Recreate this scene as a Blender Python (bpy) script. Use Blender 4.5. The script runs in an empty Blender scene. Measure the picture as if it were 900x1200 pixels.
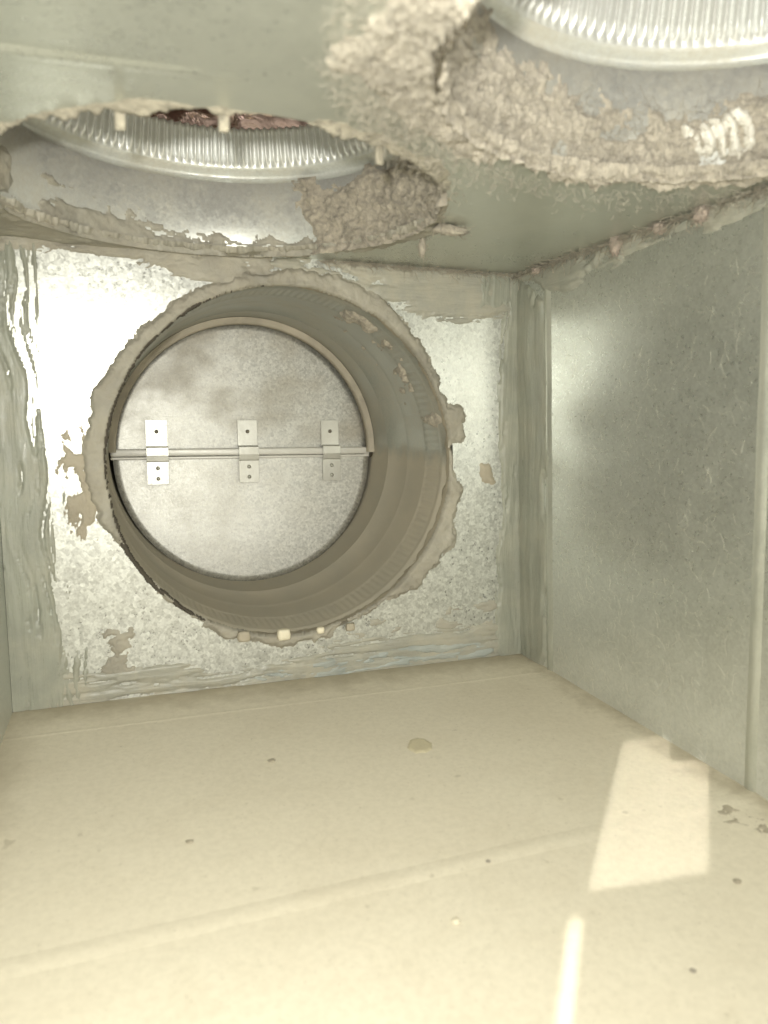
import bpy, math, random
import numpy as np
from mathutils import Vector, Matrix
from mathutils.geometry import tessellate_polygon

sc = bpy.context.scene
COL = sc.collection
S = 0.1                       # one layout unit is 0.1 m
rnd = random.Random(7)

# ------------------------------------------------------------------ camera
YAW, PITCH, ROLL, FPX = 0.3375, -0.1315, 0.0049, 863.56
CAMP = np.array([0.0, -4.8, 0.0])
def basis():
    cy, sy, cp, sp, cr, sr = math.cos(YAW), math.sin(YAW), math.cos(PITCH), math.sin(PITCH), math.cos(ROLL), math.sin(ROLL)
    w = np.array([sy*cp, cy*cp, sp]); r = np.array([cy, -sy, 0.0]); u = np.cross(r, w)
    return r*cr+u*sr, -r*sr+u*cr, w
RV, UV_, WV = basis()
cam_d = bpy.data.cameras.new('camera'); cam = bpy.data.objects.new('camera', cam_d); COL.objects.link(cam)
m = Matrix.Identity(4)
for i in range(3):
    m[i][0] = RV[i]; m[i][1] = UV_[i]; m[i][2] = -WV[i]; m[i][3] = CAMP[i]*S
cam.matrix_world = m
cam_d.sensor_fit = 'HORIZONTAL'; cam_d.sensor_width = 36; cam_d.lens = FPX/900*36
cam_d.clip_start = 0.005; cam_d.clip_end = 50
cam_d.dof.use_dof = True; cam_d.dof.focus_distance = 0.58; cam_d.dof.aperture_fstop = 15
sc.camera = cam

# ------------------------------------------------------------------ world, lamps, exposure
w = bpy.data.worlds.new('World'); sc.world = w; w.use_nodes = True
bg = w.node_tree.nodes['Background']; bg.inputs[0].default_value = (1.0, 0.965, 0.885, 1); bg.inputs[1].default_value = 2.2
sc.view_settings.view_transform = 'Standard'; sc.view_settings.look = 'None'
sc.view_settings.exposure = -0.05; sc.view_settings.gamma = 1.0
sc.cycles.use_denoising = True; sc.cycles.max_bounces = 10; sc.cycles.diffuse_bounces = 6; sc.cycles.glossy_bounces = 6
sc.cycles.sample_clamp_indirect = 6

def lamp(name, kind, loc, power, color=(1, .97, .88), **k):
    d = bpy.data.lights.new(name, kind); d.energy = power; d.color = color
    for a, b in k.items(): setattr(d, a, b)
    o = bpy.data.objects.new(name, d); COL.objects.link(o); o.location = [c*S for c in loc]
    return o
# the phone's own lamp beside its lens
fl = lamp('phone_lamp', 'AREA', (-0.12, -4.82, 0.22), 1.25, shape='DISK', size=0.012)
fl.rotation_euler = (math.radians(90-7), 0, math.radians(-16))

def beam(A, B, corner, power, spread=.6, d=None):
    """narrow beam whose rectangle lands on the floor as corner, corner+A, corner+B"""
    A = np.array([*A, 0.0]); B = np.array([*B, 0.0])
    best = None
    th = math.atan2(B[1], B[0])
    for k in (range(2, 85) if d is None else ()):
        for j in range(-30, 31):
            el = math.radians(k); t = th+math.radians(j*2)
            dd = np.array([math.cos(el)*math.cos(t), math.cos(el)*math.sin(t), -math.sin(el)])
            e = abs(A@B-(A@dd)*(B@dd))
            sc_ = e*30+abs(j)*.01+abs(k-30)*.004
            if best is None or sc_ < best[0]: best = (sc_, dd)
    if d is None: d = best[1]
    e1 = A-d*(A@d); e2 = B-d*(B@d)
    c = np.array([*corner, FLOORZ])+A/2+B/2
    t = (c[0]+.5)/d[0]
    pos = c-d*t
    o = lamp('added_floor_beam', 'AREA', pos, power, (1, .97, .85), shape='RECTANGLE', size=np.linalg.norm(e1)*S, size_y=np.linalg.norm(e2)*S, spread=math.radians(spread))  # added out-of-view lamp that throws the bright patch, no real fixture
    x = e1/np.linalg.norm(e1); zz = -d; y = np.cross(zz, x)
    mm = Matrix.Identity(4)
    for i in range(3): mm[i][0] = x[i]; mm[i][1] = y[i]; mm[i][2] = zz[i]; mm[i][3] = pos[i]*S
    o.matrix_world = mm
    return d
FLOORZ = -1.806

# ------------------------------------------------------------------ helpers
CEIL, XL = 0.99, -0.708
def XR(z): return 2.81-(z-FLOORZ)/2.796*0.13
def ray(px, py):
    return WV*FPX+RV*(px-450)-UV_*(py-600)
def hit(px, axis, val):
    d = ray(*px); return CAMP+d*(val-CAMP[axis])/d[axis]
def poly_back(pts): return [(hit(p, 1, 0)[0], hit(p, 1, 0)[2]) for p in pts]
def poly_ceil(pts): return [(hit(p, 2, CEIL)[0], hit(p, 2, CEIL)[1]) for p in pts]
def poly_floor(pts): return [(hit(p, 2, FLOORZ)[0], hit(p, 2, FLOORZ)[1]) for p in pts]
def poly_right(pts): return [(hit(p, 0, 2.745)[1], hit(p, 0, 2.745)[2]) for p in pts]

_tab = np.random.RandomState(3).rand(8, 256, 256)
def vn(x, y, seed=0):
    t = _tab[seed % 8]
    x = np.asarray(x, float)+seed*17.3; y = np.asarray(y, float)+seed*9.1
    xi = np.floor(x).astype(int); yi = np.floor(y).astype(int); fx = x-xi; fy = y-yi
    fx = fx*fx*(3-2*fx); fy = fy*fy*(3-2*fy)
    a = t[xi % 256, yi % 256]; b = t[(xi+1) % 256, yi % 256]; c = t[xi % 256, (yi+1) % 256]; d = t[(xi+1) % 256, (yi+1) % 256]
    return (a*(1-fx)+b*fx)*(1-fy)+(c*(1-fx)+d*fx)*fy
def fbm(x, y, seed=0, o=4):
    s = 0; a = .5; n = 0
    for i in range(o):
        s = s+a*vn(x*2**i, y*2**i, seed+i); n += a; a *= .55
    return s/n*2-1            # -1..1

def poly_sd(U, V, poly):
    P = np.stack([U.ravel(), V.ravel()], 1); poly = np.array(poly); n = len(poly)
    d2 = np.full(len(P), 1e9); ins = np.zeros(len(P), bool)
    for i in range(n):
        a = poly[i]; b = poly[(i+1) % n]; e = b-a; q = P-a
        t = np.clip(q@e/(e@e+1e-12), 0, 1); r = q-t[:, None]*e; d2 = np.minimum(d2, (r*r).sum(1))
        c = (a[1] > P[:, 1]) != (b[1] > P[:, 1])
        xx = a[0]+(P[:, 1]-a[1])*(b[0]-a[0])/((b[1]-a[1]) if abs(b[1]-a[1]) > 1e-9 else 1e-9)
        ins ^= c & (P[:, 0] < xx)
    d = np.sqrt(d2); return np.where(ins, d, -d).reshape(U.shape)

def mesh(name, verts, faces, mat, parent=None, loc=(0, 0, 0), smooth=True, props=None):
    me = bpy.data.meshes.new(name)
    v = (np.asarray(verts, float)-np.array(loc, float))*S
    me.from_pydata(v.tolist(), [], faces if isinstance(faces, list) else faces.tolist()); me.update()
    if smooth: me.polygons.foreach_set('use_smooth', [True]*len(me.polygons))
    me.materials.append(mat)
    o = bpy.data.objects.new(name, me); COL.objects.link(o)
    if parent is not None: o.parent = parent
    else: o.location = [c*S for c in loc]
    for k, x in (props or {}).items(): o[k] = x
    return o
def empty(name, loc, label, cat, group=None):
    o = bpy.data.objects.new(name, None); COL.objects.link(o); o.location = [c*S for c in loc]
    o['label'] = label; o['category'] = cat
    if group: o['group'] = group
    o['_l'] = list(loc); return o
def T(label, cat, group=None):
    d = dict(label=label, category=cat)
    if group: d['group'] = group
    return d
def grid_faces(nu, nv, keep=None, wrap=False):
    i = np.arange(nu if wrap else nu-1); j = np.arange(nv-1); I, J = np.meshgrid(i, j, indexing='ij')
    I2 = (I+1) % nu
    f = np.stack([I*nv+J, I2*nv+J, I2*nv+J+1, I*nv+J+1], -1).reshape(-1, 4)
    if keep is not None: f = f[keep.ravel()[f].any(1)]
    return f
def compact(v, f):
    u, inv = np.unique(f, return_inverse=True); return v[u], inv.reshape(f.shape)
def layer(name, mapf, ur, vr, step, hf, mat, flip=False, props=None, parent=None, loc=(0, 0, 0)):
    """a coat of real thickness on a surface: mapf(u,v,h) -> point; hf(U,V) -> height, below 0 means bare"""
    us = np.arange(ur[0], ur[1]+step, step); vs = np.arange(vr[0], vr[1]+step, step)
    U, V = np.meshgrid(us, vs, indexing='ij'); H = hf(U, V)
    X, Y, Z = mapf(U, V, np.maximum(H, -0.006))
    v = np.stack([X+0*U, Y+0*U, Z+0*U], -1).reshape(-1, 3)
    f = grid_faces(len(us), len(vs), H > 0)
    if flip: f = f[:, ::-1]
    v, f = compact(v, f)
    return mesh(name, v, f, mat, parent, loc, True, props)
def sm(x, a, b):
    t = np.clip((x-a)/(b-a), 0, 1); return t*t*(3-2*t)
def box(c, s, bev=0.0):
    cx, cy, cz = c; sx, sy, sz = [q/2 for q in s]; b = min(bev, sx*.9, sy*.9, sz*.9)
    if b <= 0:
        v = [(cx+x*sx, cy+y*sy, cz+z*sz) for x in (-1, 1) for y in (-1, 1) for z in (-1, 1)]
        return v, [(0, 1, 3, 2), (4, 6, 7, 5), (0, 4, 5, 1), (2, 3, 7, 6), (0, 2, 6, 4), (1, 5, 7, 3)]
    import bmesh
    bm = bmesh.new(); bmesh.ops.create_cube(bm, size=1)
    for q in bm.verts: q.co = (q.co.x*s[0]+cx, q.co.y*s[1]+cy, q.co.z*s[2]+cz)
    bmesh.ops.bevel(bm, geom=bm.edges[:], offset=b, segments=2, affect='EDGES', profile=.5)
    v = [tuple(q.co) for q in bm.verts]; f = [tuple(x.index for x in p.verts) for p in bm.faces]; bm.free(); return v, f
def revolve(prof, ang, C, axis, wav=None):
    """prof: (radius, along) list; axis 'z' or 'y'"""
    n = len(ang); v = []
    A = np.array(ang)[:, None]; P = np.array(prof); R = P[None, :, 0]+0*A; L = P[None, :, 1]+0*A
    if wav is not None: R = R+wav(A, L)
    a = R*np.cos(A); b = R*np.sin(A)
    if axis == 'z': v = np.stack([C[0]+a, C[1]+b, L], -1)
    else: v = np.stack([C[0]+a, L, C[1]+b], -1)
    return v.reshape(-1, 3)

# ------------------------------------------------------------------ materials
def new_mat(name):
    mt = bpy.data.materials.new(name); mt.use_nodes = True; nt = mt.node_tree
    return mt, nt, nt.nodes['Principled BSDF']
class N:
    def __init__(s, nt):
        s.nt = nt; s.c = nt.nodes.new('ShaderNodeTexCoord').outputs['Object']
    def node(s, t, **k):
        n = s.nt.nodes.new(t)
        for a, b in k.items(): setattr(n, a, b)
        return n
    def link(s, a, b): s.nt.links.new(a, b)
    def mapping(s, scale, rot=(0, 0, 0), src=None):
        n = s.node('ShaderNodeMapping'); n.inputs['Scale'].default_value = scale; n.inputs['Rotation'].default_value = rot
        s.link(src or s.c, n.inputs['Vector']); return n.outputs[0]
    def noise(s, scale, detail=4, rough=.6, vec=None, dist=0):
        n = s.node('ShaderNodeTexNoise'); n.inputs['Scale'].default_value = scale; n.inputs['Detail'].default_value = detail
        n.inputs['Roughness'].default_value = rough; n.inputs['Distortion'].default_value = dist
        s.link(vec or s.c, n.inputs['Vector']); return n.outputs['Fac']
    def vor(s, scale, vec=None, out='Color', feature='F1'):
        n = s.node('ShaderNodeTexVoronoi', feature=feature); n.inputs['Scale'].default_value = scale
        s.link(vec or s.c, n.inputs['Vector']); return n.outputs[out]
    def ramp(s, f, stops, interp='LINEAR'):
        n = s.node('ShaderNodeValToRGB'); cr = n.color_ramp; cr.interpolation = interp
        while len(cr.elements) < len(stops): cr.elements.new(.5)
        for e, (p, c) in zip(cr.elements, stops):
            e.position = p; e.color = (*c, 1) if len(c) == 3 else c
        s.link(f, n.inputs[0]); return n.outputs[0]
    def g(s, f, stops, interp='LINEAR'): return s.ramp(f, [(p, (v, v, v)) for p, v in stops], interp)
    def mix(s, f, a, b, bt='MIX'):
        n = s.node('ShaderNodeMix', data_type='RGBA', blend_type=bt)
        for i, x in ((0, f), (6, a), (7, b)):
            if isinstance(x, (int, float)): n.inputs[i].default_value = x
            elif isinstance(x, tuple): n.inputs[i].default_value = (*x, 1)
            else: s.link(x, n.inputs[i])
        return n.outputs[2]
    def math(s, op, a, b=0.0, clamp=False):
        n = s.node('ShaderNodeMath', operation=op); n.use_clamp = clamp
        for i, x in ((0, a), (1, b)):
            if isinstance(x, (int, float)): n.inputs[i].default_value = x
            else: s.link(x, n.inputs[i])
        return n.outputs[0]
    def bump(s, h, strength, dist, prev=None):
        n = s.node('ShaderNodeBump'); n.inputs['Strength'].default_value = strength; n.inputs['Distance'].default_value = dist
        s.link(h, n.inputs['Height'])
        if prev is not None: s.link(prev, n.inputs['Normal'])
        return n.outputs[0]
    def sep(s, ax, src=None):
        n = s.node('ShaderNodeSeparateXYZ'); s.link(src or s.c, n.inputs[0]); return n.outputs[ax]

DUST = (.50, .455, .355)
def galvanised(name, base=(.62, .63, .58), lo=.75, spangle=520, rough=(.28, .5), metallic=.8, dust=.25, dustcol=DUST, dustscale=14, dents=.6, scratches=False, spec_var=.5, dust_dir=None):
    mt, nt, b = new_mat(name); n = N(nt)
    v = n.sep(0, n.vor(spangle)); v2 = n.sep(1, n.vor(spangle*1.9))
    v = n.math('ADD', n.math('MULTIPLY', v, .6), n.math('MULTIPLY', v2, .4))
    dark = tuple(c*lo for c in base)
    col = n.mix(v, dark, base)
    big = n.noise(30, 5, .6)
    col = n.mix(n.g(big, [(.35, 0), (.7, .12)]), col, tuple(c*.8 for c in base))
    d = n.noise(dustscale, 8, .68)
    fine = n.noise(420, 3, .7)
    df = n.math('ADD', n.g(d, [(.42, 0), (.72, 1)]), n.math('MULTIPLY', n.math('SUBTRACT', fine, .5), 1.2), True)
    df = n.math('MULTIPLY', df, dust, True)
    if dust_dir is not None: df = n.math('MAXIMUM', df, dust_dir(n), True)
    if scratches:
        for k, (rz, sc1) in enumerate(((.3, 900), (1.3, 700), (2.4, 820))):
            vec = n.mapping((1, .06, 1) if False else (1, 1, .12), (rz, 0, 0))
            sn = n.noise(sc1, 2, .5, vec, 1.5)
            df = n.math('ADD', df, n.math('MULTIPLY', n.g(sn, [(.62, 0), (.70, .35)]), n.g(n.noise(25+k*9, 3), [(.45, 0), (.6, 1)])), True)
    col = n.mix(df, col, dustcol)
    n.link(col, b.inputs['Base Color'])
    rr = n.math('ADD', n.math('MULTIPLY', v, (rough[1]-rough[0])), rough[0])
    rr = n.math('ADD', rr, n.math('MULTIPLY', df, .45), True)
    n.link(rr, b.inputs['Roughness'])
    n.link(n.math('MULTIPLY', n.math('SUBTRACT', 1.0, df), metallic), b.inputs['Metallic'])
    bp = n.bump(n.noise(18, 3, .5), dents*.5, .004)
    bp = n.bump(v, .12*spec_var*2, .0003, bp)
    bp = n.bump(fine, .25, .0002, bp)
    n.link(bp, b.inputs['Normal'])
    return mt
def mastic(name, base, stroke=(1, 1, 1), rough=.5, var=.22, dust=.35, dustcol=DUST, bs=.35, spec=.5):
    mt, nt, b = new_mat(name); n = N(nt)
    vec = n.mapping(stroke)
    st = n.noise(150, 4, .55, vec, .9); st2 = n.noise(30, 4, .5, None, .8)
    col = n.mix(n.g(st2, [(.3, 0), (.72, 1)]), tuple(c*(1-var) for c in base), tuple(min(1, c*(1+var)) for c in base))
    d = n.noise(38, 7, .7); f = n.noise(700, 3, .7)
    df = n.math('ADD', n.g(d, [(.42, 0), (.66, 1)]), n.math('MULTIPLY', n.math('SUBTRACT', f, .5), .9), True)
    df = n.math('MULTIPLY', df, dust, True)
    col = n.mix(df, col, dustcol)
    n.link(col, b.inputs['Base Color'])
    n.link(n.math('ADD', n.math('MULTIPLY', df, .4), n.g(st, [(.3, rough-.12), (.7, rough+.15)]), True), b.inputs['Roughness'])
    b.inputs['Specular IOR Level'].default_value = spec
    bp = n.bump(st, bs, .0012); bp = n.bump(f, .4, .0003, bp); n.link(bp, b.inputs['Normal'])
    return mt
def fluff(name, base=(.50, .44, .35), var=.35):
    mt, nt, b = new_mat(name); n = N(nt)
    a = n.noise(80, 8, .72, None, 2.2); f = n.noise(380, 5, .75, None, 2.5)
    t = n.math('ADD', n.math('MULTIPLY', a, .6), n.math('MULTIPLY', f, .4))
    col = n.ramp(t, [(.36, tuple(c*(1-var)*.7 for c in base)), (.48, base), (.60, tuple(min(.85, c*(1+var)) for c in base))])
    n.link(col, b.inputs['Base Color']); b.inputs['Roughness'].default_value = .9
    b.inputs['Sheen Weight'].default_value = .3
    bp = n.bump(a, .8, .003); bp = n.bump(f, .9, .0008, bp); n.link(bp, b.inputs['Normal'])
    return mt

M_back = galvanised('spangled_zinc', (.74, .755, .71), .5, 430, (.25, .42), .62, .15, (.66, .64, .54), 18, .35)
def low_dust(n):
    mr = n.node('ShaderNodeMapRange'); mr.inputs[1].default_value = -.10; mr.inputs[2].default_value = -.185
    n.link(n.math('ADD', n.sep(2), n.math('MULTIPLY', n.math('SUBTRACT', n.noise(35, 6, .65), .5), .08)), mr.inputs[0])
    h = n.math('MULTIPLY', mr.outputs[0], .55)
    a = n.noise(330, 3, .6, None, 3.0); fib = n.g(n.math('ABSOLUTE', n.math('SUBTRACT', a, .5)), [(0, 1), (.014, 0)])
    return n.math('MAXIMUM', n.math('MULTIPLY', h, n.g(n.noise(260, 4, .7), [(.3, .4), (.65, 1)])), n.math('MULTIPLY', fib, n.g(n.noise(30, 4), [(.4, .15), (.6, .8)])))
M_right = galvanised('dull_zinc', (.65, .675, .63), .78, 620, (.25, .36), .78, .05, (.78, .77, .69), 160, .08, dust_dir=low_dust)
M_ceil = galvanised('greenish_zinc', (.60, .625, .565), .93, 700, (.24, .34), .7, .3, (.58, .575, .47), 7, .5)
def duct_dust(n):
    z = n.sep(2); mr = n.node('ShaderNodeMapRange'); mr.inputs[1].default_value = .009; mr.inputs[2].default_value = -.003
    n.link(n.math('ADD', z, n.math('MULTIPLY', n.math('SUBTRACT', n.noise(60, 5), .5), .022)), mr.inputs[0])
    return n.math('MULTIPLY', mr.outputs[0], n.g(n.noise(28, 6, .65, n.mapping((1, .4, 1))), [(.25, .6), (.75, .96)]))
M_duct = galvanised('dusty_duct_zinc', (.47, .485, .44), .8, 700, (.3, .45), .7, .5, (.62, .56, .45), 22, .3, dust_dir=duct_dust)
def smudge(n):
    z = n.sep(2); mr = n.node('ShaderNodeMapRange'); mr.inputs[1].default_value = 0.0; mr.inputs[2].default_value = .02
    n.link(z, mr.inputs[0])
    vec = n.mapping((1, 1, 1.3))
    return n.math('MULTIPLY', n.math('MULTIPLY', mr.outputs[0], n.g(n.noise(16, 3, .5, vec), [(.42, 0), (.78, .75)])), n.g(n.noise(500, 3, .7), [(.3, .6), (.7, 1)]))
M_plate = galvanised('damper_zinc', (.70, .70, .65), .5, 480, (.36, .5), .62, .14, (.50, .44, .34), 16, .12, dust_dir=smudge)
M_bright = galvanised('collar_zinc', (.80, .82, .78), .85, 700, (.3, .5), .5, .75, (.56, .53, .43), 20, .3)
M_crimp = galvanised('crimp_zinc', (.82, .84, .82), .92, 800, (.3, .42), .5, .2, (.56, .53, .43), 20, .2)
M_strap = galvanised('strap_zinc', (.60, .60, .55), .9, 900, (.3, .4), .7, .2)
M_rod = galvanised('rod_zinc', (.90, .89, .84), .95, 900, (.35, .45), .15, .1)
M_stop = mastic('dusty_stop_edge', (.52, .47, .38), rough=.7, dust=.3, bs=.2)
M_mas_v = mastic('grey_sealant_vertical', (.31, .32, .268), (3.2, 3.2, .22), .34, .10, .42, (.44, .42, .34))
M_mas_h = mastic('grey_sealant_horizontal', (.345, .34, .29), (.22, 3.2, 3.2), .34, .10, .55, (.50, .46, .36))
M_mas_y = mastic('grey_sealant_along_wall', (.34, .345, .295), (3.2, .25, 3.2), .4, .10, .5, (.52, .49, .40))
M_ring = mastic('beige_sealant', (.42, .375, .29), (1, 1, 1), .65, .2, .4, (.47, .42, .33), bs=.45)
M_grime = mastic('dull_grey_sealant', (.36, .345, .29), (1, 1, 1), .5, .2, .5, (.45, .41, .33), bs=.4)
M_ringd = mastic('brown_grey_sealant', (.35, .33, .275), (1, 1, 1), .6, .25, .5, (.43, .39, .31), bs=.7)
M_ring_c = mastic('pale_dusty_sealant', (.50, .46, .34), (1, 1, 1), .6, .2, .5, (.46, .41, .32), bs=.5)
M_rim = fluff('dusty_cream_edge', (.47, .43, .33), .3)
M_cream = mastic('cream_sealant', (.66, .61, .46), (1, 1, 1), .5, .2, .5, (.55, .49, .37))
M_blue = mastic('blue_grey_sealant', (.36, .39, .37), (.4, 5, 5), .4, .2, .2)
M_fluff = fluff('matted_dust', (.68, .625, .515), .2)
M_fluff_d = fluff('brown_matted_dust', (.50, .45, .36), .28)
def floor_mat():
    mt, nt, b = new_mat('dust_coated_beige_floor'); n = N(nt)
    a = n.noise(8, 4, .55); f = n.noise(300, 5, .7); sp = n.noise(70, 6, .7)
    col = n.mix(n.g(a, [(.3, 0), (.7, 1)]), (.73, .67, .54), (.79, .735, .60))
    col = n.mix(n.g(f, [(.3, .22), (.6, 0)]), col, (.40, .36, .26))
    col = n.mix(n.math('MULTIPLY', n.g(n.noise(26, 7, .7, None, .6), [(.5, 0), (.75, .22)]), 1.0), col, (.56, .49, .36))
    col = n.mix(n.g(n.noise(900, 2, .5), [(.68, 0), (.74, .5)]), col, (.38, .33, .24))
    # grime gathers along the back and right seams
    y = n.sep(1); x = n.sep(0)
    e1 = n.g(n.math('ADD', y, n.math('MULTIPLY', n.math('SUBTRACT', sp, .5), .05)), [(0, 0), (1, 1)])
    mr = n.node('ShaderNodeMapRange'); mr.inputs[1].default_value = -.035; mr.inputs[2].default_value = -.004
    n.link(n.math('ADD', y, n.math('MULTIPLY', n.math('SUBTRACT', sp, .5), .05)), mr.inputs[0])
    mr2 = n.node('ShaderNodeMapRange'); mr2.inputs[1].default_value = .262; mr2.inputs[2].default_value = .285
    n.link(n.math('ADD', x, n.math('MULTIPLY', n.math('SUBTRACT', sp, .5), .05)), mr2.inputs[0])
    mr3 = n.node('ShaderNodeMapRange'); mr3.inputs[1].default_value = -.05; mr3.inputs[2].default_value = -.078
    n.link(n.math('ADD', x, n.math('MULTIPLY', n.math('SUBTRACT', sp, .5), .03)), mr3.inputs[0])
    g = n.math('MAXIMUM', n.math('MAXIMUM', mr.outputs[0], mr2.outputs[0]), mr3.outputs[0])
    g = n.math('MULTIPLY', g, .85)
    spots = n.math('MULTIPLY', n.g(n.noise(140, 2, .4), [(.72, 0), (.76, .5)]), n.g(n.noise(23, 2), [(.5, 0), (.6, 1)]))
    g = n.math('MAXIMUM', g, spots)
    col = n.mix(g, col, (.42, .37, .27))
    n.link(col, b.inputs['Base Color']); b.inputs['Roughness'].default_value = .48; b.inputs['Specular IOR Level'].default_value = .35
    bp = n.bump(n.noise(12, 3, .5), .25, .004); bp = n.bump(f, .2, .0004, bp); bp = n.bump(sp, .2, .0008, bp); n.link(bp, b.inputs['Normal'])
    return mt
M_floor = floor_mat()
def foil_mat():
    mt, nt, b = new_mat('brown_foil'); n = N(nt)
    b.inputs['Base Color'].default_value = (.40, .29, .25, 1); b.inputs['Metallic'].default_value = .8; b.inputs['Roughness'].default_value = .13
    bp = n.bump(n.noise(45, 3, .5, None, 1.0), .6, .004); n.link(bp, b.inputs['Normal']); return mt
M_foil = foil_mat()
def plain(name, col, rough=.6, metal=0):
    mt, nt, b = new_mat(name); n = N(nt)
    f = n.noise(300, 5, .7); n.link(n.mix(f, tuple(c*.85 for c in col), tuple(min(1, c*1.15) for c in col)), b.inputs['Base Color'])
    b.inputs['Roughness'].default_value = rough; b.inputs['Metallic'].default_value = metal
    n.link(n.bump(f, .3, .0005), b.inputs['Normal']); return mt
M_dark = plain('dark_steel', (.10, .09, .07), .5, .6)
M_smoke = plain('dull_rivet', (.24, .22, .18), .6, .3)
M_chip = plain('cream_chip', (.78, .72, .56), .5)
M_hair = plain('pale_lint', (.70, .68, .58), .9)

# ------------------------------------------------------------------ the box
DC, DR = (1.03, -0.335), 1.175          # duct centre (x,z) and radius
H1, H2, HR = (0.47, -1.165), (1.77, -3.12), 1.0
HR1 = 1.04
YB = -6.6
def circle(c, r, n=128, cw=False):
    a = [2*math.pi*i/n for i in range(n)]
    if cw: a = a[::-1]
    return [(c[0]+r*math.cos(t), c[1]+r*math.sin(t)) for t in a]
def sheet(name, loops, to3, mat, flip=False, thick=.02, props=None):
    ls = [[Vector((p[0], p[1], 0)) for p in l] for l in loops]
    tris = tessellate_polygon(ls)
    pts = [p for l in loops for p in l]
    v = [to3(*p) for p in pts]
    f = [tuple(t[::-1]) if flip else tuple(t) for t in tris]
    o = mesh(name, v, f, mat, None, (0, 0, 0), False, props)
    md = o.modifiers.new('gauge', 'SOLIDIFY'); md.thickness = thick*S; md.offset = -1
    return o
ST = dict(kind='structure')
wb = sheet('wall_back', [[(XL, FLOORZ), (XR(FLOORZ), FLOORZ), (XR(CEIL), CEIL), (XL, CEIL)], circle(DC, DR)], lambda x, z: (x, 0, z), M_back, props=ST)
cl = sheet('ceiling', [[(XL, YB), (XR(CEIL), YB), (XR(CEIL), 0), (XL, 0)], circle(H1, HR1), circle(H2, HR)], lambda x, y: (x, y, CEIL), M_ceil, flip=True, props=ST)
fl_ = sheet('floor', [[(XL, YB), (XR(FLOORZ), YB), (XR(FLOORZ), 0), (XL, 0)]], lambda x, y: (x, y, FLOORZ), M_floor, props=ST)
wr = sheet('wall_right', [[(YB, FLOORZ), (0, FLOORZ), (0, CEIL), (YB, CEIL)]], lambda y, z: (XR(z), y, z), M_right, flip=True, props=ST)
wl = sheet('wall_left', [[(YB, FLOORZ), (0, FLOORZ), (0, CEIL), (YB, CEIL)]], lambda y, z: (XL, y, z), M_right, flip=False, props=ST)
# make sure every sheet faces the inside
for o, c in ((wb, (0, -1, 0)), (cl, (0, 0, -1)), (fl_, (0, 0, 1)), (wr, (-1, 0, 0)), (wl, (1, 0, 0))):
    n0 = sum((p.normal*p.area for p in o.data.polygons), Vector())
    for p in list(o.data.polygons):
        if p.normal.dot(Vector(c)) < 0: p.flip()
    o.data.update()

def ridge(parent, path, w_, h, nrm, mat, prof=(0, .35, .85, 1, .85, .35, 0), taper=False):
    """pressed rib along a straight path, standing out of its sheet by h"""
    a, b_ = np.array(path[0], float), np.array(path[1], float); d = (b_-a)/np.linalg.norm(b_-a); nn = np.array(nrm, float); sd = np.cross(d, nn)
    k = len(prof); L = 60; v = []
    for i in range(L+1):
        p = a+(b_-a)*i/L
        for j, q in enumerate(prof):
            wob = .006*float(fbm(np.array(i*.35), np.array(3.1), 1))
            v.append(p+sd*((j/(k-1)-.5)*w_+wob)+nn*(q*h*(1-(i/L)**2 if taper else 1)-.002))
    return mesh('seam_ridge', v, grid_faces(L+1, k), mat, parent)
for yy, ww, hh in ((-.42, .07, .004), (-2.33, .16, .0055)):
    ridge(fl_, [(XL, yy, FLOORZ), (XR(FLOORZ), yy+(.0 if yy > -1 else .09), FLOORZ)], ww, hh, (0, 0, 1), M_floor)
M_rib = galvanised('rib_zinc', (.58, .60, .54), .9, 900, (.3, .4), .7, .5, (.66, .64, .53), 9, .3)
for yy, ww, hh in ((-.40, .09, .018), (-2.2, .085, .012)):
    ridge(wr, [(XR(FLOORZ), yy, FLOORZ), (XR(CEIL), yy, CEIL)], ww, hh, (-1, 0, -.05), M_rib)
pa_, pb_ = hit((-60, 50), 2, CEIL), hit((330, 98), 2, CEIL)
ridge(cl, [pa_, pb_], .09, .016, (0, 0, -1), M_ceil, taper=True)

# ------------------------------------------------------------------ round duct behind the back wall
dl = (DC[0], 0.0, DC[1])
duct = empty('round_duct', dl, 'round dusty metal duct opening in the back wall, brown dust on its lower half', 'duct')
ang = [2*math.pi*i/256 for i in range(256)]
prof = [(DR-.004, -.004), (DR-.004, .10), (DR-.018, .13), (DR-.022, .17), (DR-.012, .20)]
for i in range(9): prof.append((DR-.012, .21+i*.03))
prof += [(DR-.018, .47), (DR-.018, .49), (DR-.012, .55), (DR-.01, .80), (DR-.01, .86), (DR-.012, .87), (DR-.01, .885), (DR-.012, 1.31), (DR-.019, 1.322), (DR-.019, 1.332), (DR-.014, 1.355), (DR-.012, 1.8), (DR-.012, 2.6), (DR-.012, 3.4)]
def crimpw(A, L): return -0.0035*(.5+.5*np.cos(A*150))*((L > .215) & (L < .46))
ang2 = [2*math.pi*i/900 for i in range(900)]
v = revolve(prof, ang2, DC, 'y', crimpw)
mesh('duct_wall', v, grid_faces(900, len(prof), wrap=True)[:, ::-1], M_duct, duct, dl)
# end cap far down the pipe so no light leaks in
v = revolve([(DR-.012, 3.4), (.001, 3.4)], ang, DC, 'y')
mesh('duct_end', v, grid_faces(256, 2, wrap=True), M_duct, duct, dl)
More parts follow.
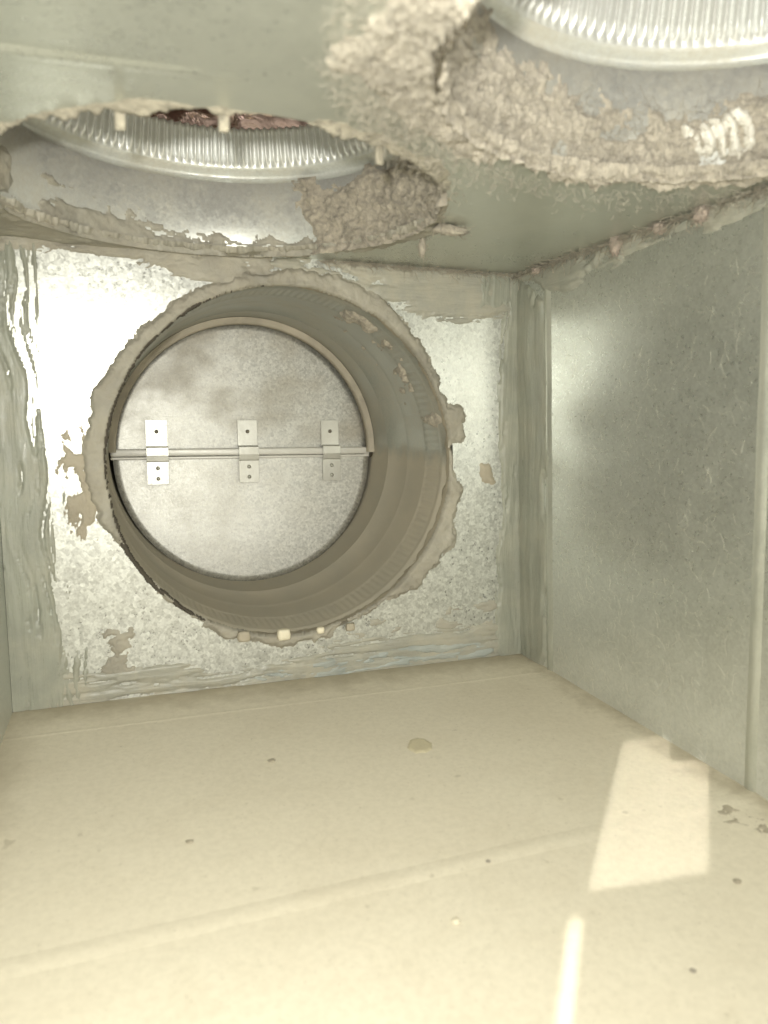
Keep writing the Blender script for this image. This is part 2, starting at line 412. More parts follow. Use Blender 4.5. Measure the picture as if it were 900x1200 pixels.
# half-round stop the upper wing shuts against
pa = [math.pi*i/90-.01 for i in range(91)]
pr = [(DR-.015, 1.72), (DR-.06, 1.72), (DR-.072, 1.735), (DR-.072, 1.80), (DR-.03, 1.815), (DR-.015, 1.815)]
v = revolve(pr, pa, DC, 'y'); mesh('stop_rim', v, grid_faces(91, len(pr)), M_stop, duct, dl)

# sealant coats inside the duct mouth
def map_duct(r0):
    def f(U, V, H): R = r0-H; return DC[0]+R*np.cos(U), V, DC[1]+R*np.sin(U)
    return f
layer('sealant_coat', map_duct(DR-.006), (0, 2*math.pi), (0, .16), .011,
      lambda U, V: .012*sm(.10-V+.05*fbm(U*14, V*12, 2), -.01, .03)*(1+.6*fbm(U*40, V*40, 5))+(-.02)*(V > .10+.05*fbm(U*14, V*12, 2)), M_ring, parent=duct, loc=dl)
def blotch(U, V):
    s = fbm(U*7, V*5, 4, 5)-.12-.9*np.abs(V-.32-.12*np.sin(U*2))
    s = s-2.5*np.maximum(0, np.abs(U-.72)-.42)
    return np.where(s > 0, .006+.028*np.minimum(s*4, 1)*(1+.7*fbm(U*60, V*60, 6)), -.02)
layer('sealant_smear', map_duct(DR-.016), (.1, 1.5), (.08, .9), .010, blotch, M_fluff_d, parent=duct, loc=dl)

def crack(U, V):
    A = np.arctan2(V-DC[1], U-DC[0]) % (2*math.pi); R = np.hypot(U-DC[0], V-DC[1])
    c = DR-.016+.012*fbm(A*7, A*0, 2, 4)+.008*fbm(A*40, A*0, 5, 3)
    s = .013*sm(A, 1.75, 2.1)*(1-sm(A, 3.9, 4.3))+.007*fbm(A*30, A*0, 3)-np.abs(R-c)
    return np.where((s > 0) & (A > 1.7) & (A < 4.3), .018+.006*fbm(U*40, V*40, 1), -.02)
layer('crack_shade_strip', lambda U, V, H: (U, -H, V), (DC[0]-DR-.03, DC[0]-.0), (DC[1]-DR, DC[1]+DR+.02), .006, crack, plain('gap_shade_black', (.07, .06, .045), .8), parent=duct, loc=dl)  # raised near-black strip: the shade of the open gap put into its colour
# ------------------------------------------------------------------ butterfly damper
dY = 1.86; PR = 1.132
dm = empty('butterfly_damper', (DC[0], dY, DC[1]), 'round two-wing shut metal damper deep in the duct, hinged on a white rod', 'damper')
ml = (DC[0], dY, DC[1]); DZ = -.02
def wing(name, sgn, tilt, lbl):
    n = 96; rows = 20; v = []; 
    for j in range(rows+1):
        r = PR*j/rows
        for i in range(n+1):
            a = math.pi*i/n; x = r*math.cos(a); z = r*math.sin(a)
            dent = .005*float(fbm(np.array(x*1.3+5), np.array(z*1.3+sgn), 2, 2))*min(1, z/.2)
            z2 = z+.012
            v.append((DC[0]+x, dY+dent-z2*math.tan(tilt)-(x*.04 if sgn < 0 else 0), DC[1]+DZ+sgn*z2))
    f = grid_faces(rows+1, n+1)
    if sgn > 0: f = f[:, ::-1]
    o = mesh(name, v, f, M_plate, dm, ml, True, dict(label=lbl)); md = o.modifiers.new('gauge', 'SOLIDIFY'); md.thickness = .012*S; md.offset = 1 if sgn > 0 else 1
    return o
wing('wing', 1, math.radians(-1.5), 'upper half-round wing, dull with brown smudges')
wing('wing', -1, math.radians(5), 'lower half-round wing, bright spangled metal')
# the hinge rod: a folded strip, slightly proud, with a lower lip
v, f = box((DC[0]-.005, dY-.035, DC[1]+DZ+.022), (2.29, .07, .062), .012); mesh('hinge_rod', v, f, M_rod, dm, ml)
v, f = box((DC[0]-.005, dY-.028, DC[1]+DZ-.026), (2.29, .05, .022), .006); mesh('hinge_lip', v, f, M_rod, dm, ml)
for px, wd in ((184, .18), (290, .175), (386, .165)):
    x = hit((px, 530), 1, dY)[0]; zc = DC[1]+DZ
    # one pressed strap: upper leaf, saddle over the rod, lower leaf
    pr = [(zc+.30, -.016), (zc+.075, -.030), (zc+.066, -.092), (zc+.0, -.096), (zc-.05, -.090), (zc-.056, -.075), (zc-.25, -.085)]
    vv = []; ff = []
    for k, (z, y) in enumerate(pr):
        for sx in (-1, 1):
            for t in (0, .014): vv.append((x+sx*wd/2, dY+y+t, z))
    for k in range(len(pr)-1):
        a = k*4; b_ = a+4
        ff += [(a, a+2, b_+2, b_), (a+1, b_+1, b_+3, a+3), (a, b_, b_+1, a+1), (a+2, a+3, b_+3, b_+2)]
    ff += [(0, 1, 3, 2), (24, 26, 27, 25)]
    st = mesh('hinge_strap', vv, ff, M_strap, dm, ml, False)
    md = st.modifiers.new('edge', 'BEVEL'); md.width = .0005; md.segments = 2
    for zz, yy in ((zc+.20, -.020), (zc-.11, -.079), (zc-.20, -.083)):
        a = [2*math.pi*i/14 for i in range(14)]
        vv = revolve([(.017, dY+yy+.004), (.017, dY+yy-.006), (.010, dY+yy-.014), (.0005, dY+yy-.015)], a, (x, zz), 'y')
        mesh('rivet', vv, grid_faces(14, 4, wrap=True), M_smoke if zz > zc else M_strap, st, ml)
# pivot pin and its bushing on the right-hand duct wall
a = [2*math.pi*i/20 for i in range(20)]
for nm, x0, x1, rr, mt in (('pivot_pin', 1.09, 1.155, .03, M_rod), ('pivot_bushing', 1.135, 1.168, .055, M_dark)):
    vv = []; 
    for x in (x0, x1):
        for t in a: vv.append((DC[0]+x, dY-.035+rr*math.cos(t), DC[1]+DZ+.01+rr*math.sin(t)))
    ff = grid_faces(2, 20).tolist()+[[19, 0, 20, 39]]+[list(range(20))]
    mesh(nm, vv, ff, mt, dm, ml, False)

# ------------------------------------------------------------------ takeoff collars in the ceiling
def collar(C, label, seed, flexlabel, kr=1.0):
    revolve = lambda p, *a: globals()['revolve']([(q[0]*kr, q[1]) for q in p], *a)
    loc = (C[0], C[1], CEIL)
    t = empty('takeoff_collar', loc, label, 'collar', 'round collars let into the ceiling')
    n = 130*8; an = [2*math.pi*i/n for i in range(n)]
    pr = [(1.0, CEIL+.003), (.998, CEIL+.02), (.932, 1.345), (.95, 1.352), (.975, 1.372), (.98, 1.385), (.97, 1.402), (.942, 1.415), (.935, 1.43)]
    an1 = [2*math.pi*i/200 for i in range(200)]
    mesh('collar_body', revolve(pr, an1, C, 'z'), grid_faces(200, len(pr), wrap=True), M_bright, t, loc)
    pr = [(.935, 1.43), (.930, 1.445), (.925, 1.465), (.917, 1.50), (.897, 1.58), (.890, 1.605), (.882, 1.622), (.886, 1.63)]
    def wv(A, L):
        k = sm(L, 1.44, 1.47); q = np.cos(A*132)
        return k*(-.008+.015*q+.003*np.cos(A*7+2))
    mesh('crimped_edge', revolve(pr, an, C, 'z', wv), grid_faces(n, len(pr), wrap=True), M_crimp, t, loc)
    # flexible liner pushed over the crimp
    fx = empty('flexible_duct', (C[0], C[1], 1.6), flexlabel, 'flexible duct', 'flexible ducts above the collars')
    L = np.linspace(1.55, 3.0, 60); pf = [(1.03, z) for z in L]
    def fw(A, L_):
        d = .11*fbm(A*4, L_*9+A*1.2, seed, 4)+.05*np.abs(np.sin(L_*16+A*1.0+3*fbm(A*2, L_*2, seed+1)))
        return -d*sm(L_, 1.56, 1.75)-.25*sm(L_, 1.7, 2.6)
    m_ = 320; aa = [2*math.pi*i/m_ for i in range(m_)]
    v = revolve(pf, aa, C, 'z', fw); v[::60] = v[::60]
    # the noise must close round the pipe: blend the last twentieth onto the first column
    V = v.reshape(m_, 60, 3)
    mesh('liner', V.reshape(-1, 3), grid_faces(m_, 60, wrap=True), M_foil, fx, (C[0], C[1], 1.6))
    mesh('far_bend', revolve([(1.06, 3.0), (.4, 3.1), (.001, 3.12)], an1, C, 'z'), grid_faces(200, 3, wrap=True), M_foil, fx, (C[0], C[1], 1.6))
    return t, loc
t1, l1 = collar(H1, 'far round collar in the ceiling with fine crimped ribs, close to the back wall', 1, 'crumpled brown foil duct liner above the far crimped collar', 1.04)
t2, l2 = collar(H2, 'near round collar in the ceiling at the top right, crusted with pale dust', 4, 'foil duct liner above the near dust-crusted collar')
# bent-over fixing tabs at the near rim of the far collar
for (px, py) in ((135, 124), (262, 138), (439, 172)):
    p = hit((px, py), 2, CEIL); c = np.array([H1[0]-p[0], H1[1]-p[1]]); c /= np.linalg.norm(c)
    q = np.array([H1[0], H1[1]])-c*1.015; th = math.atan2(c[1], c[0])
    v, f = box((0, 0, 0), (.02, .036, .10+.03*rnd.random()), .009)
    R_ = np.array([[math.cos(th), -math.sin(th), 0], [math.sin(th), math.cos(th), 0], [0, 0, 1]])
    v = (np.array(v)@R_.T)+np.array([q[0], q[1], CEIL-.01]); mesh('fixing_tab', v, f, M_rim, t1, l1)

# ------------------------------------------------------------------ sealant
def fibre(U, V, k, seed):
    u = U+.05*fbm(U*4, V*4, seed, 2); v = V+.05*fbm(U*4, V*4, seed+3, 2)
    return np.clip(1-2.2*np.abs(fbm(u*k, v*k, seed+1, 3)), 0, 1)**2
def map_back(U, V, H): return U, -H, V
def map_ceil(U, V, H): return U, V, CEIL-H
def map_right(U, V, H): return XR(V)-H, U, V
def map_left(U, V, H): return XL+H, U, V
def map_floor(U, V, H): return U, V, FLOORZ+H
def coat(poly, thick, amp, k, seed, edge=.03, stroke=.3, sk=None, gap=None):
    sk = sk or (k[0]*3, k[1]*3)
    def hf(U0, V0):
        U = U0+.10*fbm(U0*1.6, V0*1.6, seed+1, 2); V = V0+.10*fbm(U0*1.6, V0*1.6, seed+4, 2)
        sd0 = poly_sd(U0, V0, poly)
        s = sd0+amp*fbm(U*k[0], V*k[1], seed, 5)+.35*amp*fbm(U*k[0]*3.7, V*k[1]*3.7, seed+3, 4)
        if gap is not None: s = np.minimum(s, .1*(gap[0]+sd0*gap[1]+fbm(U*k[0]*1.5, V*k[1]*1.5, seed+5, 5)))
        h = thick*sm(s, -.002, edge)*(1+stroke*fbm(U*sk[0], V*sk[1], seed+2, 4))
        return np.where(s > 0, h+.001, -.02)
    return hf
def bounds(poly, m_=.12):
    a = np.array(poly); return (a[:, 0].min()-m_, a[:, 0].max()+m_), (a[:, 1].min()-m_, a[:, 1].max()+m_)
def sealant(name, where, pts, thick, amp, k, seed, mat, label, step=.012, edge=.03, stroke=.3, clipu=None, clipv=None, raw=False, group=None, sk=None, cut=None, gap=None):
    pf, mp, fl = {'back': (poly_back, map_back, False), 'ceil': (poly_ceil, map_ceil, True), 'right': (poly_right, map_right, False), 'floor': (poly_floor, map_floor, False)}[where]
    poly = pts if raw else pf(pts); (u0, u1), (v0, v1) = bounds(poly)
    if clipu: u0, u1 = max(u0, clipu[0]), min(u1, clipu[1])
    if clipv: v0, v1 = max(v0, clipv[0]), min(v1, clipv[1])
    hf0 = coat(poly, thick, amp, k, seed, edge, stroke, sk, gap)
    hf = hf0 if cut is None else (lambda U, V: np.where(cut(U, V), hf0(U, V), -.02))
    return layer(name, mp, (u0, u1), (v0, v1), step, hf, mat, props=T(label, 'sealant', group))
CU, CV = (XL+.002, 2.80), (FLOORZ+.002, CEIL-.002)
out_duct = lambda U, V: np.hypot(U-DC[0], V-DC[1]) > DR-.022+.014*fbm(np.arctan2(V-DC[1], U-DC[0])*9, U*0, 3)
G = 'sealant smeared along the seams'
sealant('sealant_band', 'back', [(-60, 262), (45, 285), (30, 335), (36, 380), (44, 440), (58, 520), (76, 590), (76, 680), (84, 745), (105, 795), (90, 850), (-60, 850)],
        .020, .10, (24, 1.5), 1, M_mas_v, 'broad grey-green sealant band down the left edge of the back wall', clipu=CU, clipv=CV, group=G, sk=(34, 1.6), gap=(.02, 2.6), step=.009)
sealant('sealant_band', 'back', [(0, 850), (40, 770), (110, 790), (190, 772), (260, 786), (330, 776), (400, 752), (470, 742), (560, 728), (600, 722), (640, 780)],
        .014, .10, (2, 20), 2, M_mas_h, 'thin streaky sealant band along the foot of the back wall', clipu=CU, clipv=CV, group=G, sk=(2, 34), gap=(.15, 2.5), step=.009)
sealant('sealant_band', 'back', [(560, 318), (640, 300), (640, 790), (578, 770), (580, 650), (590, 600), (583, 520), (581, 450), (588, 365), (560, 362)],
        .02, .045, (18, 3), 3, M_mas_v, 'grey sealant band down the right edge of the back wall', clipu=CU, clipv=CV, group=G, sk=(30, 2), gap=(.25, 4), step=.009)
sealant('sealant_band', 'back', [(300, 295), (620, 312), (610, 374), (540, 376), (470, 368), (440, 345), (380, 322), (330, 318)],
        .017, .055, (3, 16), 4, M_mas_h, 'grey brushed sealant band across the top right of the back wall', clipu=CU, clipv=CV, group=G, sk=(2, 30), gap=(.1, 3), step=.009, cut=out_duct)
sealant('sealant_band', 'back', [(-40, 255), (320, 296), (330, 330), (262, 340), (215, 318), (150, 306), (90, 300), (40, 292), (0, 290)],
        .017, .07, (5, 14), 5, M_ringd, 'patchy beige sealant across the top left of the back wall', clipu=CU, clipv=CV, group=G, sk=(4, 30), cut=out_duct, gap=(.3, 2.5), step=.009)
sealant('sealant_ring', 'back', [(99, 505), (106, 460), (130, 424), (150, 400), (180, 372), (215, 345), (250, 330), (290, 318), (350, 315), (400, 322), (440, 343), (472, 372), (492, 400),
         (512, 440), (524, 472), (543, 476), (546, 512), (529, 520), (533, 550), (545, 572), (533, 600), (532, 640), (505, 668), (482, 695), (452, 702), (430, 722), (402, 728), (390, 745), (330, 757),
         (260, 748), (222, 718), (190, 700), (166, 660), (142, 640), (122, 620), (102, 590), (96, 550)],
        .032, .04, (14, 14), 6, M_ringd, 'thick beige sealant ring with a ragged edge around the round duct opening', edge=.035, stroke=.45, group=None, sk=(20, 20), cut=out_duct, step=.009)
sealant('sealant_smear', 'back', [(60, 510), (100, 500), (118, 560), (125, 630), (100, 640), (80, 600), (66, 560)], .012, .10, (14, 7), 7, M_ring,
        'streaky beige sealant smear left of the duct opening', clipu=CU, group=G, sk=(30, 7), gap=(-.02, 1), step=.008)
sealant('sealant_smear', 'back', [(118, 745), (155, 738), (162, 770), (150, 800), (112, 792), (125, 765)], .010, .07, (10, 14), 3, M_ringd,
        'small brown sealant smudge at the lower left of the back wall', group=G, gap=(.05, 2), step=.008)
sealant('sealant_smear', 'back', [(560, 540), (575, 545), (580, 566), (566, 568)], .014, .02, (16, 16), 2, M_ring, 'small beige sealant dab hanging right of the duct opening', group=G)
sealant('sealant_smear', 'back', [(300, 800), (300, 790), (350, 775), (420, 768), (500, 752), (575, 748), (580, 768), (470, 782), (380, 796)], .022, .03, (3, 18), 6, M_blue,
        'blue-grey sealant streak low on the back wall below the duct', clipv=CV, group=G, sk=(2, 34), gap=(.15, 2.5), step=.009)
sealant('sealant_smear', 'back', [(420, 720), (470, 735), (560, 700), (585, 690), (580, 740), (480, 750), (400, 752)], .008, .12, (4, 14), 5, M_grime,
        'faint brown sealant smear at the lower right of the back wall', group=G, sk=(3, 30), gap=(-.05, 1), step=.009)
# right wall
CR = (-4.0, -.002)
sealant('sealant_band', 'right', [(600, 315), (645, 350), (650, 420), (648, 520), (640, 640), (632, 760), (625, 790), (600, 780)], .02, .035, (10, 2), 2, M_mas_v,
        'grey sealant band down the far edge of the right wall', clipu=CR, clipv=CV, group=G, sk=(30, 2), gap=(.3, 4))
sealant('sealant_band', 'right', [(590, 315), (900, 215), (960, 190), (960, 238), (900, 250), (800, 276), (720, 308), (690, 330), (650, 348)], .018, .07, (2.5, 12), 6, M_mas_y,
        'brushed sealant band under the ceiling on the right wall', clipu=CR, clipv=CV, group=G, sk=(1.8, 28), gap=(.2, 2.5))
# ceiling
out1 = lambda U, V: (np.hypot(U-H1[0], V-H1[1]) > HR1-.012) & (np.hypot(U-H2[0], V-H2[1]) > HR-.02)
def ring_hf(C, r0, amp, thick, seed, rough=.5, fn=None, HR=1.04):
    def hf(U, V):
        R = np.hypot(U-C[0], V-C[1]); A = np.arctan2(V-C[1], U-C[0]); rr = r0+(fn(A) if fn else 0)
        s = rr-R+amp*fbm(U*6, V*6, seed, 5)
        h = thick*sm(s, -.002, .07)*(1+rough*fbm(U*14, V*14, seed+1, 5))
        ok = (s > 0) & (R > HR-.03+.05*fbm(A*9, R*0, seed+3, 5)+.03*fbm(A*50, R*0, seed+1)) & (np.hypot(U-H2[0], V-H2[1]) > .97)
        return np.where(ok, h+.001, -.02)
    return hf
_rh = ring_hf(H1, 1.075, .08, .022, 2, 1.2, lambda A: .14*(np.sin(A) > -.3)*sm(np.sin(A), -.3, .3))
layer('sealant_ring', map_ceil, (XL+.01, 2.0), (-2.35, -1.3), .009, lambda U, V: np.where(np.hypot(U-H1[0], V-H1[1]) > HR1-.012+.02*fbm(U*30, V*30, 5), _rh(U, V), -.02), M_rim, props=T('thin cream ragged sealant edge on the near side of the far ceiling hole', 'sealant'))
layer('sealant_ring', map_ceil, (XL+.01, 2.0), (-1.3, -.005), .009, _rh, M_grime, props=T('dull dusty sealant on the back-wall side of the far ceiling hole', 'sealant'))
def big(U, V):
    R = np.hypot(U-H2[0], V-H2[1]); A = np.arctan2(V-H2[1], U-H2[0])
    rr = 1.09+.13*np.exp(-((A-2.7)/.4)**2)+.07*np.exp(-((A-1.2)/.5)**2)
    s = rr-R+.11*fbm(U*5, V*5, 3, 5)+.05*fbm(U*24, V*24, 5, 4)
    lump = np.abs(fbm(U*7, V*7, 5, 5))
    h = (.006+.024*lump+.022*fibre(U, V, 7, 1)+.018*fibre(U, V, 17, 3)+.012*fibre(U, V, 38, 2))*sm(s, -.002, .05)*(.55+.9*vn(U*5, V*5, 6))
    ok = (s > 0) & (R > HR-.05+.04*fbm(A*14, R*0, 2)) & (np.hypot(U-H1[0], V-H1[1]) > HR+.03)
    return np.where(ok, np.maximum(h, .004), -.02)
layer('sealant_ring', map_ceil, (.3, 2.66), (-3.9, -1.8), .0075, big, M_fluff, props=T('lumpy cream sealant ring matted with dust round the near ceiling hole', 'sealant'))
sealant('sealant_smear', 'ceil', [(-60, 200), (40, 222), (120, 250), (250, 285), (300, 296), (200, 300), (-60, 262)], .02, .05, (5, 12), 3, M_ringd,
        'broad brown sealant smear on the ceiling at the far left, beside the back wall', clipu=(XL+.002, 2.6), clipv=(-3, -.003), group=G, sk=(8, 40), cut=out1)
# dusty crust inside the collars
def map_cyl(C, r0):
    def f(U, V, H): R = r0-H-.066*np.clip(V-1.0, 0, .35)/.345; return C[0]+R*np.cos(U), C[1]+R*np.sin(U), V
    return f
def crust(a0, a1, ztop, seed, th=.03, amp=.12):
    def hf(U, V):
        s = (ztop+amp*fbm(U*5, V*7, seed, 5)-V); e = np.minimum(U-a0, a1-U)+.15*fbm(U*6, V*8, seed+2, 4)
        s = np.minimum(s, e)
        h = th*sm(s, -.002, .06)*(.3+.9*fibre(U, V, 9, 2)+.8*fibre(U, V, 22, 4)+.5*fibre(U, V, 48, 1))
        return np.where(s > 0, np.maximum(h, .003), -.02)
    return hf
def lowcoat(U, V):
    s = 1.10+.13*np.clip((U-1.9)/1.0, -.3, 1.5)+.09*fbm(U*3.5, V*7, 5, 5)+.05*fbm(U*14, V*22, 2, 4)-V
    s = np.minimum(s, .12*(.1+(1.08-V)*2.2+1.5*fbm(U*5, V*14, 3, 5)))
    h = .012*sm(s, -.002, .03)*(1+.8*fbm(U*20, V*30, 1, 4))
    return np.where((s > 0) & (U < 3.55), np.maximum(h, .003), -.02)
layer('dust_crust', map_cyl(H1, 1.038), (-.55, 1.35), (CEIL-.05, 1.42), .010, crust(-.45, .95, 1.33, 2, .026), M_fluff_d, props=T('brown matted dust crust on the right side of the far collar', 'dust'))
layer('sealant_coat', map_cyl(H1, 1.038), (.9, 3.6), (CEIL-.05, 1.33), .008, lowcoat, M_grime, props=T('thin dusty sealant coat low inside the far collar', 'sealant'))
def nearcrust(U, V):
    V2 = V-.12*np.clip((U-1.7)/.8, -.3, 1)
    s = 1.25+.10*fbm(U*5, V*7, 4, 5)+.07*fbm(U*20, V*20, 2, 4)-V2
    s = np.minimum(s, .10+.35*(1.16-V2)+.35*fbm(U*9, V*11, 6, 5))
    h = .020*sm(s, -.002, .08)*(.3+.9*fibre(U, V, 9, 2)+.8*fibre(U, V, 21, 4)+.5*fibre(U, V, 46, 1))
    return np.where(s > 0, np.maximum(h, .003), -.02)
layer('dust_crust', map_cyl(H2, .998), (.3, 3.3), (CEIL-.05, 1.45), .008,
      nearcrust, M_fluff, props=T('pale matted dust crust inside the near collar at the top right', 'dust'))

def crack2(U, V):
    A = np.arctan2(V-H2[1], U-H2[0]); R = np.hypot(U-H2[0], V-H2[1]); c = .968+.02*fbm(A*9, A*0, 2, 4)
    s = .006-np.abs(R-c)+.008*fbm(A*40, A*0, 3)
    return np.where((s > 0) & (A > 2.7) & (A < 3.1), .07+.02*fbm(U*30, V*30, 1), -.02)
layer('crack_shade_strip', map_ceil, (.7, 1.3), (-3.3, -2.3), .006, crack2, plain('crevice_shade_dark', (.10, .085, .06), .8), parent=t2, loc=l2)  # dark colour stands for the shade in the crevice beside the crust

# white brushed swirl of sealant at the upper right
sw = [(775, 160), (785, 120), (820, 100), (870, 110), (900, 125), (920, 150), (900, 172), (840, 178)]
C2z = lambda px: None
def swirl(U, V):
    u = U-1.0; v = V-1.115
    s = .10-np.hypot(u*.55, v*1.3)+.06*fbm(U*9, V*12, 2)+.03*fbm(U*40, V*14, 4)
    ph = np.hypot(u-.25, v+.12)*120+3.5*fbm(U*7, V*7, 1, 4)
    h = .012*sm(s, -.002, .03)*(.9+.55*np.sin(ph)+1.0*fbm(U*30, V*22, 3, 4))
    return np.where((s > 0) & (h > .004), h+.018, -.02)
layer('sealant_swirl', map_cyl(H2, .998), (.75, 1.25), (1.0, 1.3), .006, swirl, plain('glossy_white_sealant', (.80, .78, .70), .3), props=T('glossy white brushed sealant swirl inside the near collar, top right', 'sealant'))

# ------------------------------------------------------------------ loose bits
# pale chips stuck along the foot of the duct opening
for (px, py, s, lb) in ((333, 744, .085, 'square cream sealant chip under the duct opening'), (286, 746, .08, 'dull rounded sealant chip left of the square cream one'), (376, 739, .05, 'small pale sealant chip right of the square cream one'), (411, 735, .06, 'grey flat sealant chip rightmost under the duct')):
    p = hit((px, py), 1, -.06); import bmesh
    bm = bmesh.new(); bmesh.ops.create_cube(bm, size=1); bmesh.ops.subdivide_edges(bm, edges=bm.edges[:], cuts=3, use_grid_fill=True)
    vv = []
    for q in bm.verts:
        c = np.array(q.co); c = c/np.linalg.norm(c)*.55*.5+c*.55+rnd.uniform(-.04, .04)
        vv.append((p[0]+c[0]*s, -.05+c[1]*s*.6, p[2]+c[2]*s*.85))
    ff = [tuple(x.index for x in f_.verts) for f_ in bm.faces]; bm.free()
    mesh('sealant_chip', vv, ff, M_chip if px in (333, 376) else M_ring, None, (p[0], -.05, p[2]), True, T(lb, 'sealant chip'))

# lint clumps: a knotted body with hairs of its own
def tube(pts, r, sides=4):
    pts = np.array(pts); n = len(pts); v = []; 
    for i in range(n):
        d = pts[min(i+1, n-1)]-pts[max(i-1, 0)]; d = d/(np.linalg.norm(d)+1e-9)
        a = np.cross(d, [0.3, .2, 1]); a /= np.linalg.norm(a)+1e-9; b_ = np.cross(d, a)
        for k in range(sides):
            t = 2*math.pi*k/sides; v.append(pts[i]+r*(a*math.cos(t)+b_*math.sin(t)))
    f = []
    for i in range(n-1):
        for k in range(sides): f.append((i*sides+k, i*sides+(k+1) % sides, (i+1)*sides+(k+1) % sides, (i+1)*sides+k))
    return v, f
def strand(p, d, L, wob, n=8):
    p = np.array(p, float); d = np.array(d, float); d /= np.linalg.norm(d); out = [p.copy()]
    for i in range(n):
        d = d+np.array([rnd.gauss(0, wob) for _ in range(3)]); d /= np.linalg.norm(d); p = p+d*L/n; out.append(p.copy())
    return out
def clump(p, size, stretch, label, mat, hairs=26):
    v = []; f = []
    nu, nv = 28, 18
    for i in range(nu):
        for j in range(nv):
            a = 2*math.pi*i/nu; b_ = math.pi*j/(nv-1); d = np.array([math.sin(b_)*math.cos(a), math.sin(b_)*math.sin(a), math.cos(b_)])
            r = .55+.6*float(np.abs(fbm(np.array(d[0]*2.2+p[0]*9), np.array(d[1]*2.2+d[2]*2.5+p[1]*7), 3, 4)))
            v.append(np.array(p)+d*r*size*np.array(stretch))
    f = grid_faces(nu, nv, wrap=True).tolist()
    for h in range(hairs):
        d = np.array([rnd.gauss(0, 1)*stretch[0], rnd.gauss(0, 1)*stretch[1], rnd.gauss(0, 1)*stretch[2]]); d /= np.linalg.norm(d)+1e-9
        tv, tf = tube(strand(np.array(p)+d*size*.4*np.array(stretch), d, size*rnd.uniform(.6, 1.3), .45), .0014, 3)
        o = len(v); v += tv; f += [[o+q for q in t] for t in tf]
    mesh('lint_clump', v, f, mat, None, tuple(p), True, T(label, 'lint', 'lint clumps along the ceiling corners'))
def cr_pt(px, py): # point on the ceiling / right wall corner seen at this column
    p = hit((px, py), 0, 2.66); return (2.64, p[1], CEIL-.03)
M_pink = fluff('pinkish_lint', (.52, .43, .36))
for (px, py, s, st, lb) in ((725, 284, .075, (.5, .8, 1.3), 'pinkish lint clump hanging from the middle of the right ceiling corner'),
                            (776, 262, .055, (.6, 1, .8), 'pinkish lint clump second from the near end of the right ceiling corner'),
                            (826, 246, .06, (.7, 1, 1), 'largest lint tuft nearest the viewer on the right ceiling corner'),
                            (632, 310, .05, (1, 1, .6), 'low lint clump where the ceiling meets the back right corner')):
    clump(cr_pt(px, py), s, st, lb, M_pink)
p = hit((495, 283), 2, CEIL-.03); clump((p[0], p[1], CEIL-.06), .06, (.5, .5, 1.3), 'thin dust tuft dangling from the right rim of the far collar', M_fluff_d)
p = hit((528, 268), 2, CEIL-.02); clump((p[0], p[1], CEIL-.03), .09, (1.6, .7, .4), 'flat spiky dust tuft beside the far collar, pointing right', M_fluff_d, 40)

# flat lint mats along the corners (nobody could count the fibres)
def mat_of_lint(name, fn, count, L, r, mat, kind='stuff', label=None, cat='lint'):
    v = []; f = []
    for i in range(count):
        p, d, flat = fn()
        pts = strand(p, d, L*rnd.uniform(.3, 1.6), .28, 7)
        pts = [np.array(q)*(1-np.array(flat))+np.array(p)*np.array(flat) for q in pts]
        tv, tf = tube(pts, r*rnd.uniform(.6, 1.3), 3); o = len(v); v += tv; f += [[o+q for q in t] for t in tf]
    return mesh(name, v, f, mat, None, (0, 0, 0), True, dict(kind=kind, label=label, category=cat))
def f_corner():
    y = -2.5*rnd.random()**1.1; return (2.64+rnd.gauss(0, .012), y, CEIL-.012-abs(rnd.gauss(0, .012))), (rnd.gauss(0, .2), 1, rnd.gauss(0, .3)), (0, 0, 0)
mat_of_lint('corner_lint', f_corner, 900, .08, .0014, M_fluff_d, label='brown lint fringe along the right ceiling corner')
def f_back():
    x = rnd.uniform(1.2, 2.6); return (x, -.02-abs(rnd.gauss(0, .02)), CEIL-.01-abs(rnd.gauss(0, .008))), (1, rnd.gauss(0, .2), rnd.gauss(0, .2)), (0, 0, 0)
mat_of_lint('edge_lint', f_back, 500, .08, .0014, M_fluff_d, label='dark lint line where the ceiling meets the back wall')
def f_wall():
    y = -2.9*rnd.random(); z = FLOORZ+2.5*rnd.random()**1.5
    return (XR(z)-.004, y, z), (0, rnd.gauss(0, 1), rnd.gauss(0, 1)), (.97, 0, 0)
mat_of_lint('wall_lint', f_wall, 1500, .08, .0006, M_hair, label='fine pale lint hairs clinging to the right wall')
def f_rim():
    a = rnd.uniform(.6, 3.2); R = 1.0+abs(rnd.gauss(0, .1)); return (H2[0]+R*math.cos(a), H2[1]+R*math.sin(a), CEIL-.06-abs(rnd.gauss(0, .03))), (rnd.gauss(0, 1), rnd.gauss(0, 1), rnd.gauss(-.3, .6)), (0, 0, 0)
mat_of_lint('rim_lint', f_rim, 1000, .03, .0009, M_fluff, label='pale lint fuzz hanging from the near ceiling hole')
def f_rim1():
    a = rnd.uniform(-.5, .9); R = rnd.uniform(.95, 1.12); return (H1[0]+R*math.cos(a), H1[1]+R*math.sin(a), CEIL-.01+abs(rnd.gauss(0, .05))), (rnd.gauss(0, 1), rnd.gauss(0, 1), rnd.gauss(0, .6)), (0, 0, 0)
def f_crust():
    a = rnd.uniform(.5, 3.0); z = CEIL-.04+.28*rnd.random()**1.3; R = .975-.04*rnd.random()
    return (H2[0]+R*math.cos(a), H2[1]+R*math.sin(a), z), (-math.sin(a)*rnd.gauss(0, 1), math.cos(a)*rnd.gauss(0, 1), rnd.gauss(0, .7)), (0, 0, 0)
mat_of_lint('crust_lint', f_crust, 3500, .07, .0006, M_fluff, label='pale lint fibres matted inside the near collar')
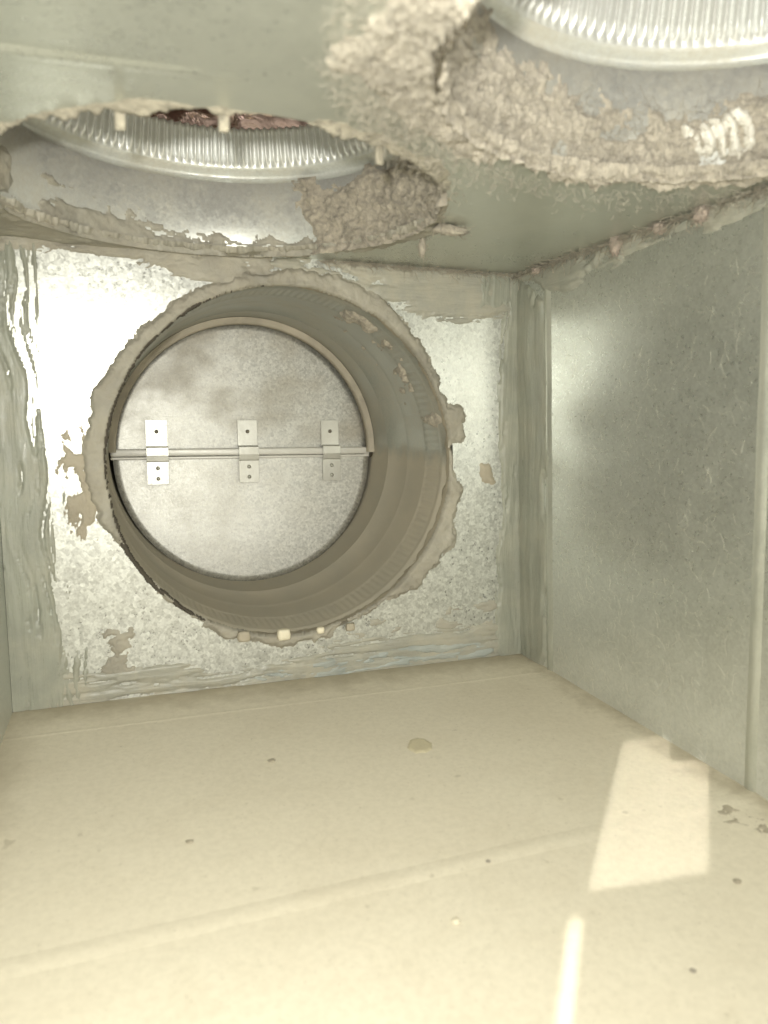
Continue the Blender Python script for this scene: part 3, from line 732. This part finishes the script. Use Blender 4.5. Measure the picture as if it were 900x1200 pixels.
def f_patch():
    a = rnd.gauss(2.65, .33); R = 1.0+.28*rnd.random()
    return (H2[0]+R*math.cos(a), H2[1]+R*math.sin(a), CEIL-.02-.05*rnd.random()), (rnd.gauss(0, 1), rnd.gauss(0, 1), rnd.gauss(0, .25)), (0, 0, 0)
mat_of_lint('patch_lint', f_patch, 1500, .06, .0006, M_fluff, label='pale lint fibres matted on the ceiling left of the near collar')
mat_of_lint('rim_lint', f_rim1, 500, .04, .0011, M_fluff_d, label='brown lint fuzz on the right rim of the far ceiling hole')

# crumbs and a flake on the floor
def crumb(px, py, s, flat, label, mat):
    p = hit((px, py), 2, FLOORZ); v = []
    nu, nv = 14, 8
    for i in range(nu):
        for j in range(nv):
            a = 2*math.pi*i/nu; b_ = math.pi*j/(nv-1); r = .8+.4*rnd.random()
            v.append((p[0]+s*r*math.sin(b_)*math.cos(a), p[1]+s*r*math.sin(b_)*math.sin(a)*1.0, FLOORZ+s*flat*(1+math.cos(b_))*.5*r))
    mesh('debris_crumb', v, grid_faces(nu, nv, wrap=True), mat, None, (p[0], p[1], FLOORZ), True, T(label, 'debris'))
crumb(318, 892, .02, .4, 'small dark crumb on the floor left of the middle', M_ring)
crumb(222, 987, .015, .5, 'small grey crumb near the left on the floor', M_ring)
crumb(534, 1080, .016, .6, 'tiny white crumb on the near floor', M_chip)
crumb(864, 1034, .016, .5, 'dark crumb on the floor right of the light patch', M_ring)
crumb(572, 1010, .011, .5, 'tiny dark speck beside the floor ridge', M_fluff_d)
crumb(812, 1138, .011, .5, 'tiny dark speck at the lower right of the floor', M_fluff_d)
sealant('dried_blotch', 'floor', [(492+15*math.cos(t*.5)+2*math.sin(t*2.1), 874+9*math.sin(t*.5)+math.cos(t*3)) for t in range(13)], .005, .006, (12, 12), 3, plain('dried_beige_smear', (.60, .54, .38), .45), 'dried oval blotch in the middle of the floor', edge=.02, step=.007)
sealant('dust_smear', 'floor', [(835, 942), (868, 950), (915, 965), (915, 985), (870, 970), (845, 958)], .002, .06, (9, 22), 5, M_ring, 'dark dust smear at the foot of the right wall', edge=.02, step=.006, gap=(-.1, 2))

# ------------------------------------------------------------------ narrow strips of light on the floor, thrown by added unseen lamps
bd = beam((.29, -.028), (.96, 1.052), (1.61, -2.60), .0052, .8)
beam((.24, -.023), (.72, .79), (1.90, -2.628), .0032, .8, bd)
beam((.026, -.008), (.36, .41), (1.11, -3.14), .0008, 1.4)
for o in bpy.data.objects:
    if '_l' in o: del o['_l']
